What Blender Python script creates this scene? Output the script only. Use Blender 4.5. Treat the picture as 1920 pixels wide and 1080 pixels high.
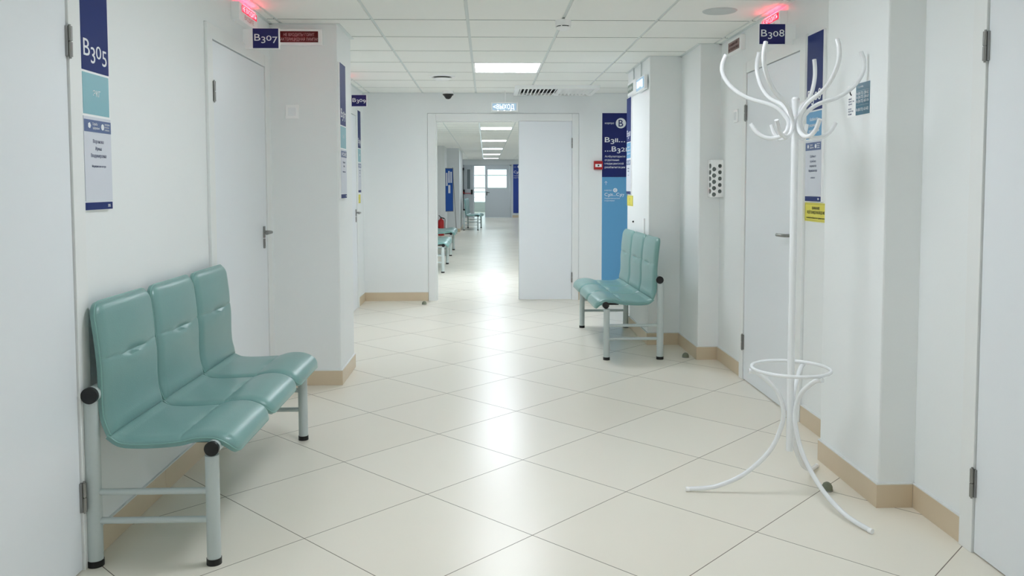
import bpy, bmesh, math, random
from mathutils import Vector, Matrix
random.seed(7)
for o in list(bpy.data.objects):
    bpy.data.objects.remove(o)
S = bpy.context.scene
C = S.collection
PI = math.pi

# ------------------------------------------------------------------ camera
CAM_Z, CEIL = 1.3137, 2.3533
F_PX, CY_PX, YAW, PITCH, ROLL = 1542.54, 433.92, 0.03107, 0.0561, -0.00168
cam_data = bpy.data.cameras.new('camera')
cam = bpy.data.objects.new('camera', cam_data)
C.objects.link(cam)
cam_data.sensor_fit = 'HORIZONTAL'
cam_data.sensor_width = 36.0
cam_data.lens = 36.0 * F_PX / 1920.0
cam_data.shift_y = (CY_PX - 540.0) / 1920.0
cam_data.clip_start, cam_data.clip_end = 0.05, 200
fw = Vector((math.sin(YAW) * math.cos(PITCH), math.cos(YAW) * math.cos(PITCH), -math.sin(PITCH)))
rt = Vector((math.cos(YAW), -math.sin(YAW), 0))
up = rt.cross(fw)
r2 = rt * math.cos(ROLL) + up * math.sin(ROLL)
u2 = up * math.cos(ROLL) - rt * math.sin(ROLL)
M = Matrix.Identity(4)
for i in range(3):
    M[i][0], M[i][1], M[i][2] = r2[i], u2[i], -fw[i]
M.translation = Vector((0, 0, CAM_Z))
cam.matrix_world = M
S.camera = cam

# ------------------------------------------------------------------ world and exposure
W = bpy.data.worlds.new('world')
S.world = W
W.use_nodes = True
bg = W.node_tree.nodes['Background']
bg.inputs[0].default_value = (0.80, 0.95, 1.0, 1)
bg.inputs[1].default_value = 2.6
S.view_settings.view_transform = 'Standard'
S.view_settings.look = 'None'
S.view_settings.gamma = 1.0
S.view_settings.use_curve_mapping = False
S.view_settings.exposure = 0.35
S.cycles.max_bounces = 20
S.cycles.diffuse_bounces = 14
S.cycles.glossy_bounces = 6
S.cycles.sample_clamp_indirect = 8
LAMP = 16.3          # strength of the ceiling light panels
LAMP_FAR = 13.0

# ------------------------------------------------------------------ helpers
def lin(c):
    return tuple(((v / 255) / 12.92 if v / 255 <= 0.04045 else ((v / 255 + 0.055) / 1.055) ** 2.4) for v in c) + (1,)

def mat(name, rgb, rough=0.5, metal=0.0, spec=0.5, emit=None, es=0.0, coat=0.0, bump=0.0, bscale=200, vary=0.0, vscale=4):
    m = bpy.data.materials.new(name)
    m.use_nodes = True
    nt = m.node_tree
    b = nt.nodes['Principled BSDF']
    b.inputs['Base Color'].default_value = lin(rgb)
    b.inputs['Roughness'].default_value = rough
    b.inputs['Metallic'].default_value = metal
    b.inputs['Specular IOR Level'].default_value = spec
    b.inputs['Coat Weight'].default_value = coat
    b.inputs['Coat Roughness'].default_value = 0.15
    if emit:
        b.inputs['Emission Color'].default_value = lin(emit)
        b.inputs['Emission Strength'].default_value = es
    tc = None
    if bump or vary:
        tc = nt.nodes.new('ShaderNodeTexCoord')
    if vary:
        n = nt.nodes.new('ShaderNodeTexNoise')
        n.inputs['Scale'].default_value = vscale
        n.inputs['Detail'].default_value = 3
        nt.links.new(tc.outputs['Object'], n.inputs['Vector'])
        mx = nt.nodes.new('ShaderNodeMixRGB')
        c = lin(rgb)
        mx.inputs[1].default_value = tuple(v * (1 - vary) for v in c[:3]) + (1,)
        mx.inputs[2].default_value = tuple(min(1, v * (1 + vary)) for v in c[:3]) + (1,)
        nt.links.new(n.outputs['Fac'], mx.inputs[0])
        nt.links.new(mx.outputs[0], b.inputs['Base Color'])
    if bump:
        n = nt.nodes.new('ShaderNodeTexNoise')
        n.inputs['Scale'].default_value = bscale
        n.inputs['Detail'].default_value = 4
        nt.links.new(tc.outputs['Object'], n.inputs['Vector'])
        bp = nt.nodes.new('ShaderNodeBump')
        bp.inputs['Strength'].default_value = bump
        bp.inputs['Distance'].default_value = 0.002
        nt.links.new(n.outputs['Fac'], bp.inputs['Height'])
        nt.links.new(bp.outputs[0], b.inputs['Normal'])
    return m

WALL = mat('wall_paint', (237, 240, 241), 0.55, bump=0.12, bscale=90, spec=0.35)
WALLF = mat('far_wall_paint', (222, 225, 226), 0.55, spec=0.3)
CEILM = mat('ceiling_tile', (244, 245, 242), 0.9, bump=0.3, bscale=500, spec=0.1)
TBAR = mat('ceiling_grid_metal', (222, 228, 228), 0.6, spec=0.2)
DOOR = mat('door_laminate', (234, 238, 243), 0.38, spec=0.4)
CASE = mat('door_casing', (236, 238, 238), 0.4, spec=0.4)
STEEL = mat('brushed_steel', (150, 150, 148), 0.3, metal=1.0)
BASE = mat('baseboard_tile', (212, 194, 168), 0.35, vary=0.06, vscale=5)
CAULK = mat('white_caulk', (228, 230, 230), 0.6)
NAVY = mat('navy_print', (30, 48, 112), 0.5, spec=0.2)
NAVYD = mat('dark_navy_print', (14, 14, 92), 0.3, spec=0.5)
NAVYB = mat('deep_navy_board', (6, 24, 98), 0.4, spec=0.4)
BLUE = mat('sky_blue_print', (96, 160, 205), 0.4, spec=0.4)
TEALP = mat('pale_teal_print', (130, 182, 194), 0.35, spec=0.4)
GREYB = mat('grey_blue_print', (84, 104, 150), 0.35, spec=0.4)
WHITEP = mat('white_plastic', (249, 250, 251), 0.35)
PAPER = mat('white_paper', (214, 218, 228), 0.5)
INKW = mat('white_lettering', (238, 240, 244), 0.5)
INKG = mat('grey_lettering', (120, 126, 150), 0.6)
INKD = mat('dark_lettering', (30, 34, 44), 0.6)
YEL = mat('yellow_card', (226, 216, 82), 0.5)
MAROON = mat('maroon_panel', (92, 4, 10), 0.25, spec=0.5)
PINKT = mat('pale_pink_lettering', (205, 150, 155), 0.5)
BLACK = mat('black_plastic', (12, 12, 13), 0.4)
FRAME = mat('grey_painted_tube', (190, 200, 200), 0.35, spec=0.5)
VINYL = mat('teal_vinyl', (118, 158, 155), 0.29, spec=0.55, bump=0.25, bscale=260, vary=0.07, vscale=7)
PIPEM = mat('teal_piping', (124, 168, 162), 0.4)
STAND = mat('white_enamel', (240, 242, 245), 0.25, spec=0.5)
LIGHTM = mat('lamp_diffuser', (240, 240, 240), 0.5, emit=(243, 248, 255), es=LAMP)
LIGHTN = mat('door_lamp_diffuser', (240, 240, 240), 0.5, emit=(243, 248, 255), es=LAMP * 1.25)
LIGHTF = mat('far_lamp_diffuser', (240, 240, 240), 0.5, emit=(232, 242, 255), es=LAMP_FAR)
REDL = mat('lit_red_panel', (200, 10, 40), 0.4, emit=(235, 10, 70), es=0.8)
REDT = mat('lit_pink_letters', (255, 190, 200), 0.4, emit=(255, 170, 190), es=1.0)
REDS = mat('red_lamp_slot', (255, 40, 60), 0.4, emit=(255, 55, 80), es=14.0)
EXITP = mat('lit_exit_panel', (170, 195, 215), 0.3, emit=(150, 185, 215), es=0.28)
EXITT = mat('lit_exit_letters', (240, 250, 255), 0.3, emit=(225, 242, 255), es=1.4)
RED = mat('red_paint', (178, 22, 26), 0.35)
GREYD = mat('fire_door_grey', (196, 202, 206), 0.45)
RUBBER = mat('olive_rubber', (122, 126, 108), 0.6)
DARK = mat('dark_cavity', (10, 12, 14), 0.9)
GREYP = mat('grey_plastic', (196, 202, 202), 0.5)
TEALD = mat('deep_teal_print', (34, 98, 122), 0.3)
BROWNP = mat('brown_unlit_panel', (132, 104, 100), 0.35)
GREENP = mat('green_grey_unlit_panel', (120, 135, 125), 0.35)
CORK = mat('blue_felt_board', (34, 84, 168), 0.8)

def glass_mat():
    m = bpy.data.materials.new('window_glass'); m.use_nodes = True
    nt = m.node_tree; nt.nodes.clear()
    o = nt.nodes.new('ShaderNodeOutputMaterial'); mx = nt.nodes.new('ShaderNodeMixShader')
    t = nt.nodes.new('ShaderNodeBsdfTransparent'); g = nt.nodes.new('ShaderNodeBsdfGlossy')
    t.inputs[0].default_value = (0.93, 0.98, 0.98, 1); g.inputs['Roughness'].default_value = 0.02
    mx.inputs[0].default_value = 0.06
    nt.links.new(t.outputs[0], mx.inputs[1]); nt.links.new(g.outputs[0], mx.inputs[2]); nt.links.new(mx.outputs[0], o.inputs[0])
    return m
GLASS = glass_mat()

def floor_mat():
    # cream porcelain tiles laid on the diagonal, thin grey-brown grout
    m = bpy.data.materials.new('porcelain_floor'); m.use_nodes = True
    nt = m.node_tree; b = nt.nodes['Principled BSDF']; L = nt.links.new
    def math_(op, a, bb=None, c=None):
        n = nt.nodes.new('ShaderNodeMath'); n.operation = op
        for i, v in enumerate((a, bb, c)):
            if v is None: continue
            if isinstance(v, (int, float)): n.inputs[i].default_value = v
            else: L(v, n.inputs[i])
        return n.outputs[0]
    g = nt.nodes.new('ShaderNodeNewGeometry')
    sp = nt.nodes.new('ShaderNodeSeparateXYZ'); L(g.outputs['Position'], sp.inputs[0])
    ph, s, ox, oy = 0.78391, 0.602, -0.25655, 3.44571
    x = math_('SUBTRACT', sp.outputs[0], ox); y = math_('SUBTRACT', sp.outputs[1], oy)
    c, sn = math.cos(ph) / s, math.sin(ph) / s
    u = math_('ADD', math_('MULTIPLY', x, c), math_('MULTIPLY', y, sn))
    v = math_('ADD', math_('MULTIPLY', x, -sn), math_('MULTIPLY', y, c))
    du = math_('ABSOLUTE', math_('SUBTRACT', u, math_('ROUND', u)))
    dv = math_('ABSOLUTE', math_('SUBTRACT', v, math_('ROUND', v)))
    d = math_('MINIMUM', du, dv)
    line = math_('LESS_THAN', d, 0.0017 / s)
    cb = nt.nodes.new('ShaderNodeCombineXYZ')
    L(math_('FLOOR', u), cb.inputs[0]); L(math_('FLOOR', v), cb.inputs[1])
    wn = nt.nodes.new('ShaderNodeTexWhiteNoise'); wn.noise_dimensions = '2D'; L(cb.outputs[0], wn.inputs['Vector'])
    ns = nt.nodes.new('ShaderNodeTexNoise'); ns.inputs['Scale'].default_value = 3.0; ns.inputs['Detail'].default_value = 5
    L(g.outputs['Position'], ns.inputs['Vector'])
    val = math_('ADD', math_('MULTIPLY', wn.outputs['Value'], 0.5), math_('MULTIPLY', ns.outputs['Fac'], 0.5))
    mx = nt.nodes.new('ShaderNodeMixRGB'); mx.inputs[1].default_value = lin((233, 227, 214)); mx.inputs[2].default_value = lin((236, 231, 219))
    L(wn.outputs['Value'], mx.inputs[0])
    m2 = nt.nodes.new('ShaderNodeMixRGB'); m2.inputs[2].default_value = lin((118, 108, 98))
    L(line, m2.inputs[0]); L(mx.outputs[0], m2.inputs[1]); L(m2.outputs[0], b.inputs['Base Color'])
    n2 = nt.nodes.new('ShaderNodeTexNoise'); n2.inputs['Scale'].default_value = 9; n2.inputs['Detail'].default_value = 4
    L(g.outputs['Position'], n2.inputs['Vector'])
    r = 0.28
    L(math_('ADD', math_('MULTIPLY', line, 0.4), r), b.inputs['Roughness'])
    b.inputs['Specular IOR Level'].default_value = 0.48
    bp = nt.nodes.new('ShaderNodeBump'); bp.inputs['Strength'].default_value = 0.25; bp.inputs['Distance'].default_value = 0.001
    L(math_('SUBTRACT', 1.0, line), bp.inputs['Height']); L(bp.outputs[0], b.inputs['Normal'])
    return m
FLOOR = floor_mat()

# ---- mesh helpers: everything is added to a bmesh in world (or the thing's local) coordinates
def box(bm, x0, x1, y0, y1, z0, z1, bev=0.0):
    r = bmesh.ops.create_cube(bm, size=1.0)
    vs = r['verts']
    for v in vs:
        v.co = Vector((x0 + (v.co.x + .5) * (x1 - x0), y0 + (v.co.y + .5) * (y1 - y0), z0 + (v.co.z + .5) * (z1 - z0)))
    if x1 < x0 or y1 < y0 or z1 < z0:
        bmesh.ops.reverse_faces(bm, faces=list({f for v in vs for f in v.link_faces}))
    if bev:
        es = list({e for v in vs for e in v.link_edges})
        bmesh.ops.bevel(bm, geom=es, offset=bev, segments=2, affect='EDGES', profile=0.6)

def tube(bm, pts, r, n=12, cap=True, closed=False):
    pts = [Vector(p) for p in pts]
    rs = r if isinstance(r, (list, tuple)) else [r] * len(pts)
    rings = []
    prev = None
    N = len(pts)
    for i, p in enumerate(pts):
        if closed:
            t = (pts[(i + 1) % N] - pts[i - 1]).normalized()
        else:
            t = (pts[min(i + 1, N - 1)] - pts[max(i - 1, 0)]).normalized()
        if prev is None:
            a = Vector((0, 0, 1)) if abs(t.z) < 0.9 else Vector((1, 0, 0))
            nrm = t.cross(a).normalized()
        else:
            nrm = (prev - t * prev.dot(t)).normalized()
        prev = nrm
        bn = t.cross(nrm)
        rings.append([bm.verts.new(p + (nrm * math.cos(2 * PI * k / n) + bn * math.sin(2 * PI * k / n)) * rs[i]) for k in range(n)])
    m = N if closed else N - 1
    for i in range(m):
        a, b = rings[i], rings[(i + 1) % N]
        for k in range(n):
            bm.faces.new((a[k], a[(k + 1) % n], b[(k + 1) % n], b[k]))
    if cap and not closed:
        bm.faces.new(list(reversed(rings[0])))
        bm.faces.new(rings[-1])

def lathe(bm, prof, cx, cy, n=32, cz=0.0):
    rings = []
    for r, z in prof:
        if r < 1e-6:
            rings.append([bm.verts.new((cx, cy, z + cz))])
        else:
            rings.append([bm.verts.new((cx + r * math.cos(2 * PI * k / n), cy + r * math.sin(2 * PI * k / n), z + cz)) for k in range(n)])
    for a, b in zip(rings, rings[1:]):
        for k in range(n):
            j = (k + 1) % n
            vs = [a[k] if len(a) > 1 else a[0], a[j] if len(a) > 1 else a[0], b[j] if len(b) > 1 else b[0], b[k] if len(b) > 1 else b[0]]
            u = []
            for v in vs:
                if v not in u: u.append(v)
            if len(u) > 2:
                bm.faces.new(u)

def smooth_path(pts, sub=6):
    P = [Vector(p) for p in pts]
    out = []
    for i in range(len(P) - 1):
        p0 = P[i - 1] if i else P[0] * 2 - P[1]
        p1, p2 = P[i], P[i + 1]
        p3 = P[i + 2] if i + 2 < len(P) else P[-1] * 2 - P[-2]
        for k in range(sub):
            t = k / sub
            out.append(0.5 * ((2 * p1) + (-p0 + p2) * t + (2 * p0 - 5 * p1 + 4 * p2 - p3) * t * t + (-p0 + 3 * p1 - 3 * p2 + p3) * t ** 3))
    out.append(P[-1])
    return out

def finish(name, bm, m, parent=None, smooth=False, local=False):
    bmesh.ops.recalc_face_normals(bm, faces=bm.faces[:])
    me = bpy.data.meshes.new(name)
    if parent is not None and not local:
        off = parent['_o'] if '_o' in parent else (0, 0, 0)
        bmesh.ops.translate(bm, verts=bm.verts[:], vec=-Vector(off))
    bm.to_mesh(me); bm.free()
    me.materials.append(m)
    if smooth:
        for p in me.polygons: p.use_smooth = True
        try:
            me.set_sharp_from_angle(angle=math.radians(40))
        except Exception:
            pass
    o = bpy.data.objects.new(name, me)
    C.objects.link(o)
    if parent is not None:
        o.parent = parent
        if not local: o['_o'] = tuple(parent['_o']) if '_o' in parent else (0, 0, 0)
    else:
        o['_o'] = (0, 0, 0)
    return o

def thing(name, label, cat, loc=(0, 0, 0), group=None, kind=None, rotz=0):
    o = bpy.data.objects.new(name, None)
    o.empty_display_size = 0.05
    C.objects.link(o)
    o.location = loc; o.rotation_euler = (0, 0, rotz)
    o['_o'] = tuple(float(v) for v in loc)
    if label: o['label'] = label
    if cat: o['category'] = cat
    if group: o['group'] = group
    if kind: o['kind'] = kind
    return o

def tag(o, label, cat, group=None):
    o['label'] = label; o['category'] = cat
    if group: o['group'] = group
    return o

def struct(name, bm, m, parent=None, smooth=False):
    o = finish(name, bm, m, parent, smooth)
    if parent is None: o['kind'] = 'structure'
    return o

class Fr:
    """a flat frame in space: origin, right, up, outward normal"""
    def __init__(s, o, R, N):
        s.o = Vector(o); s.R = Vector(R).normalized(); s.U = Vector((0, 0, 1)); s.N = Vector(N).normalized()
    def p(s, a, b, c=0.0):
        return s.o + s.R * a + s.U * b + s.N * c
    def box(s, bm, a0, a1, b0, b1, c0, c1, bev=0.0):
        r = bmesh.ops.create_cube(bm, size=1.0)
        vs = r['verts']
        for v in vs:
            v.co = s.p(a0 + (v.co.x + .5) * (a1 - a0), b0 + (v.co.y + .5) * (b1 - b0), c0 + (v.co.z + .5) * (c1 - c0))
        if bev:
            es = list({e for v in vs for e in v.link_edges})
            bmesh.ops.bevel(bm, geom=es, offset=bev, segments=2, affect='EDGES', profile=0.6)
def left_wall(y, z, x=-1.39): return Fr((x, y, z), (0, 1, 0), (1, 0, 0))
def right_wall(y, z, x=1.74): return Fr((x, y, z), (0, -1, 0), (-1, 0, 0))
def front(x, z, y): return Fr((x, y, z), (1, 0, 0), (0, -1, 0))

_gl = {}
def glyph(ch, bold=0.0):
    k = (ch, bold)
    if k not in _gl:
        cu = bpy.data.curves.new('t', 'FONT'); cu.body = ch; cu.size = 1.0; cu.resolution_u = 3
        cu.extrude = 0.0; cu.offset = bold
        ob = bpy.data.objects.new('t', cu); C.objects.link(ob)
        bpy.context.view_layer.update()
        me = bpy.data.meshes.new_from_object(ob)
        vs = [tuple(v.co) for v in me.vertices]; fs = [tuple(p.vertices) for p in me.polygons]
        bpy.data.objects.remove(ob); bpy.data.curves.remove(cu); bpy.data.meshes.remove(me)
        _gl[k] = (vs, fs)
    return _gl[k]

CAP = None
def text(bm, fr, s, a, b, h, width=None, align='l', c=0.001, bold=0.0, old=False):
    """letters of cap height h with the base line at (a, b); width squeezes or stretches the line"""
    global CAP
    if CAP is None:
        CAP = max(v[1] for v in glyph('H')[0])
    k = h / CAP
    chunks = []
    if old:
        cx = 0.0
        for ch in s:
            vs, fs = glyph(ch, bold)
            x0 = min(v[0] for v in vs); x1 = max(v[0] for v in vs)
            sc, dy = 1.0, 0.0
            if ch in '0': sc, dy = 0.76, 0.0
            elif ch in '12': sc, dy = 0.76, 0.0
            elif ch in '34579': sc, dy = 0.95, -0.24
            yy = 0.76 if ch in '012' else sc
            xs = (0.92 if ch in '0' else 0.9) if ch in '0123456789' else 1.0
            chunks.append(([(cx + (v[0] - x0) * xs, v[1] * yy + dy) for v in vs], fs))
            cx += (x1 - x0) * xs + (0.07 if ch != '.' else 0.10)
        total = cx - 0.07
    else:
        vs, fs = glyph(s, bold)
        x0 = min(v[0] for v in vs); total = max(v[0] for v in vs) - x0
        chunks.append(([(v[0] - x0, v[1]) for v in vs], fs))
    kx = (width / total) if width else k
    w = total * kx
    if align == 'c': a -= w / 2
    if align == 'r': a -= w
    for vs, fs in chunks:
        bv = [bm.verts.new(fr.p(a + v[0] * kx, b + v[1] * k, c)) for v in vs]
        for f in fs:
            try: bm.faces.new([bv[i] for i in f])
            except ValueError: pass

def lettering(parent, fr, lines, m, name='lettering', label=None):
    if len(lines) > 1:
        for ln in lines: lettering(parent, fr, [ln], m, name, label)
        return
    bm = bmesh.new()
    for ln in lines:
        text(bm, fr, *ln[0], **ln[1])
    # give the letters a thin solid body
    bmesh.ops.recalc_face_normals(bm, faces=bm.faces[:])
    flip = [f for f in bm.faces if f.normal.dot(fr.N) < 0]
    if flip: bmesh.ops.reverse_faces(bm, faces=flip)
    ret = bmesh.ops.extrude_face_region(bm, geom=bm.faces[:])
    vv = [g for g in ret['geom'] if isinstance(g, bmesh.types.BMVert)]
    bmesh.ops.translate(bm, verts=vv, vec=fr.N * 0.0005)
    o = finish(name, bm, m, parent)
    if label: o['label'] = label
    return o

def disc(bm, fr, a, b, r, c0, c1, n=28):
    vs0 = [bm.verts.new(fr.p(a + r * math.cos(2 * PI * k / n), b + r * math.sin(2 * PI * k / n), c0)) for k in range(n)]
    vs1 = [bm.verts.new(fr.p(a + r * math.cos(2 * PI * k / n), b + r * math.sin(2 * PI * k / n), c1)) for k in range(n)]
    bm.faces.new(vs0); bm.faces.new(vs1)
    for k in range(n):
        bm.faces.new((vs0[k], vs0[(k + 1) % n], vs1[(k + 1) % n], vs1[k]))

# ------------------------------------------------------------------ the shell
XL, XR, YF, YE = -1.39, 1.74, 9.36, 33.5
GX, GY = -0.714, 5.252
bm = bmesh.new(); box(bm, -3.2, 3.2, -5.2, 41.2, -0.12, 0.0)
struct('floor', bm, FLOOR)
bm = bmesh.new(); box(bm, -3.2, 3.2, -5.2, 41.2, CEIL + 0.009, CEIL + 0.2)
ceil_o = struct('ceiling', bm, TBAR)
LAMPS = [(1, j) for j in (-11, -4, 3, 10)]
FARL = [11.15, 15.35, 19.55, 23.75, 27.95, 32.15]
def cellj(y): return round((y - 0.3 - GY) / 0.6)
lampcells = {(1, j) for _, j in LAMPS} | {(1, cellj(y)) for y in FARL}
bm = bmesh.new()
for i in range(-2, 5):
    for j in range(-17, 60):
        if (i, j) in lampcells: continue
        x0, y0 = GX + .6 * i, GY + .6 * j
        box(bm, x0 + .0105, x0 + .5895, y0 + .006, y0 + .594, CEIL, CEIL + .012)
tl = finish('ceiling_tiles', bm, CEILM, ceil_o)
tl.data.materials.append(mat('raw_tile_edge', (132, 140, 138), 0.9))  # grey painted on the cross edges stands in for shade in the tile gaps
for p in tl.data.polygons:
    if abs(p.normal.y) > .9: p.material_index = 1
bm = bmesh.new()
for x0, x1, y0, y1 in ((XL, XL + .022, -5, 5.4), (XL, -.938, 5.378, 5.40), (-.96, -.938, 5.40, 5.94), (XL, XL + .022, 5.94, YF), (XL, XR, YF - .022, YF),
                       (1.303, 1.325, 6.68, 7.70), (1.303, 1.585, 6.658, 6.68), (1.563, 1.585, 6.09, 6.68), (1.563, XR, 6.068, 6.09),
                       (XR - .022, XR, 3.825, 6.09), (1.568, 1.59, 3.24, 3.825), (1.568, XR, 3.218, 3.24), (XR - .022, XR, -5, 3.24), (XL, XL + .022, YF + .15, YE)):
    box(bm, x0, x1, y0, y1, CEIL - .004, CEIL + .002)
finish('perimeter_trim', bm, TBAR, ceil_o)

def wall_run(bm, xa, xb, spans, openings, top=2.6):
    """wall box between xa and xb over y spans, with door openings (y0, y1, height)"""
    for y0, y1 in spans:
        cuts = sorted(o for o in openings if o[0] >= y0 and o[1] <= y1)
        y = y0
        for a, b, h in cuts:
            box(bm, xa, xb, y, a, -.1, top)
            box(bm, xa, xb, a, b, h, top)
            y = b
        box(bm, xa, xb, y, y1, -.1, top)
DL = [(1.74, 2.868), (4.155, 5.30), (7.72, 8.91)]
DR = [(1.78, 2.895), (4.44, 5.53)]
DT, CW = 2.125, 0.078
bm = bmesh.new()
wall_run(bm, XL - .25, XL, [(-5, YE + .1)], [(a - .003, b + .003, DT + .003) for a, b in DL])
struct('wall_left', bm, WALL)
bm = bmesh.new(); box(bm, XL - .02, -.96, 5.40, 5.94, -.1, 2.6, 0.012)
struct('wall_left_pier', bm, WALL)
bm = bmesh.new()
wall_run(bm, XR, XR + .25, [(-5, YE + .1)], [(a - .003, b + .003, DT + .003) for a, b in DR])
struct('wall_right', bm, WALL)
bm = bmesh.new(); box(bm, 1.59, XR + .02, 3.24, 3.825, -.1, 2.6, 0.008)
struct('wall_right_pier', bm, WALL)
bm = bmesh.new(); box(bm, 1.585, XR + .02, 6.09, 6.72, -.1, 2.6, 0.008); 
struct('wall_right_column', bm, WALL)
bm = bmesh.new(); box(bm, 1.325, XR + .02, 6.68, 7.70, -.1, 2.6, 0.008)
struct('wall_right_block', bm, WALL)
bm = bmesh.new()   # the cross wall with the double door
box(bm, XL - .1, -.663, YF, YF + .15, -.1, 2.6); box(bm, 1.053, XR + .1, YF, YF + .15, -.1, 2.6); box(bm, -.663, 1.053, YF, YF + .15, 2.125, 2.6)
struct('wall_far', bm, WALL)
bm = bmesh.new(); box(bm, XL - .2, XR + .2, -5.2, -4.6, -.1, 2.6)
struct('wall_back', bm, WALL)
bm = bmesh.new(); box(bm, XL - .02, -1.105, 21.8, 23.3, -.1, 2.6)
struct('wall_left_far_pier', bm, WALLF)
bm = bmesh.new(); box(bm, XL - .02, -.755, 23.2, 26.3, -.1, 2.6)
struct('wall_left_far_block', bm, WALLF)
# the end wall and the bright stair room behind it
bm = bmesh.new()
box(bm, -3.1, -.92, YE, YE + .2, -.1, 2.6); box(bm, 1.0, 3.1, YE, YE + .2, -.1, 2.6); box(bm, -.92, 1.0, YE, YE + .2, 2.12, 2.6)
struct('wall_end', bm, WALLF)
bm = bmesh.new()
box(bm, -3.1, -2.9, YE, 41, -.1, 2.6); struct('wall_stair_left', bm, WALLF)
bm = bmesh.new(); box(bm, 2.9, 3.1, YE, 41, -.1, 2.6); struct('wall_stair_right', bm, WALLF)
bm = bmesh.new(); box(bm, -3.0, 3.0, 40.8, 41.0, -.1, .45); box(bm, -3.0, -2.4, 40.8, 41, .45, 2.6); box(bm, 2.4, 3.0, 40.8, 41, .45, 2.6); box(bm, -2.4, 2.4, 40.8, 41, 2.33, 2.6)
struct('wall_stair_end', bm, WALLF)
win = thing('window_1', None, None, (0, 40.85, .45), kind='structure')
bm = bmesh.new()
for x in (-2.4, -1.2, 0, 1.2, 2.34): box(bm, x, x + .06, 40.84, 40.9, .45, 2.33)
for z in (.45, 1.15, 1.78, 2.27): box(bm, -2.4, 2.4, 40.845, 40.895, z, z + .05)
finish('window_frame', bm, CASE, win)
bm = bmesh.new(); box(bm, -2.38, 2.38, 40.865, 40.872, .47, 2.31)
finish('window_pane', bm, GLASS, win)
rl = thing('stair_railing', 'pale metal railing in the bright room beyond the end door', 'railing', (0, 38.6, 0))
bm = bmesh.new(); tube(bm, [(-2.9, 38.6, 1.0), (2.9, 38.6, 1.0)], .022); finish('handrail', bm, STAND, rl, True)
bm = bmesh.new()
for z in (.25, .5, .75): tube(bm, [(-2.9, 38.6, z), (2.9, 38.6, z)], .011)
finish('rail_bars', bm, STAND, rl, True)
for x in (-2.2, -1.1, 0.02, 1.1, 2.2):
    bm = bmesh.new(); tube(bm, [(x, 38.6, 0), (x, 38.6, .98)], .018); finish('post', bm, STAND, rl, True)

# ------------------------------------------------------------------ baseboards
BH, BT = 0.097, 0.010
def baseboard(name, rects):
    """rects: (x0, x1, y0, y1) footprints of the tile skirting"""
    bm = bmesh.new(); bc = bmesh.new()
    for x0, x1, y0, y1 in rects:
        if (x1 - x0) > (y1 - y0):
            n = max(1, round((x1 - x0) / .6)); st = (x1 - x0) / n
            for k in range(n): box(bm, x0 + k * st + (.001 if k else 0), x0 + (k + 1) * st - (.001 if k < n - 1 else 0), y0, y1, 0, BH, .0012)
        else:
            n = max(1, round((y1 - y0) / .6)); st = (y1 - y0) / n
            for k in range(n): box(bm, x0, x1, y0 + k * st + (.001 if k else 0), y0 + (k + 1) * st - (.001 if k < n - 1 else 0), 0, BH, .0012)
        box(bc, x0, x1, y0, y1, BH - .001, BH + .004)
    o = struct(name, bm, BASE)
    finish('caulk_line', bc, CAULK, o)
    return o
baseboard('baseboard_left', [(XL, XL + BT, 2.872, 4.152), (XL, XL + BT, 5.303, 5.39), (XL, XL + BT, 5.95, 7.717), (XL, XL + BT, 8.913, 9.36),
                             (XL, XL + BT, -4.6, 1.73), (XL, XL + BT, 9.52, 21.79)])
baseboard('baseboard_left_pier', [(XL + BT, -.96 + BT, 5.40 - BT, 5.40), (-.96, -.96 + BT, 5.40, 5.94)])
baseboard('baseboard_far', [(XL + BT, -.663, YF - BT, YF), (1.052, XR - BT, YF - BT, YF)])
baseboard('baseboard_right', [(XR - BT, XR, 2.899, 3.23), (XR - BT, XR, 3.836, 4.437), (XR - BT, XR, 5.533, 6.08), (XR - BT, XR, -4.6, 1.77), (XR - BT, XR, 7.71, 9.36),
                              (XR - BT, XR, 9.52, 33.4)])
baseboard('baseboard_right_pier', [(1.59 - BT, 1.59, 3.24, 3.825), (1.59 - BT, XR - BT, 3.24 - BT, 3.24)])
baseboard('baseboard_right_column', [(1.585 - BT, 1.585, 6.09, 6.67), (1.585 - BT, XR - BT, 6.09 - BT, 6.09)])
baseboard('baseboard_right_block', [(1.325 - BT, 1.325, 6.68, 7.70), (1.325 - BT, 1.585 - BT, 6.68 - BT, 6.68)])
baseboard('baseboard_far_pier', [(-.755, -.755 + BT, 23.2, 26.3), (-1.105, -.755 + BT, 23.2 - BT, 23.2), (XL, -1.105, 21.8 - BT, 21.8)])
baseboard('baseboard_end', [(1.06, XR - BT, YE - BT, YE)])

# ------------------------------------------------------------------ doors
def hinge(bm, fr, a, b, c, h=.10, r=.0075):
    p = fr.p(a, b, c)
    tube(bm, [p + Vector((0, 0, -h / 2)), p + Vector((0, 0, -.002))], r, 12)
    tube(bm, [p + Vector((0, 0, .002)), p + Vector((0, 0, h / 2))], r, 12)
    tube(bm, [p + Vector((0, 0, -h / 2 - .006)), p + Vector((0, 0, h / 2 + .006))], r * .5, 10)

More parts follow.
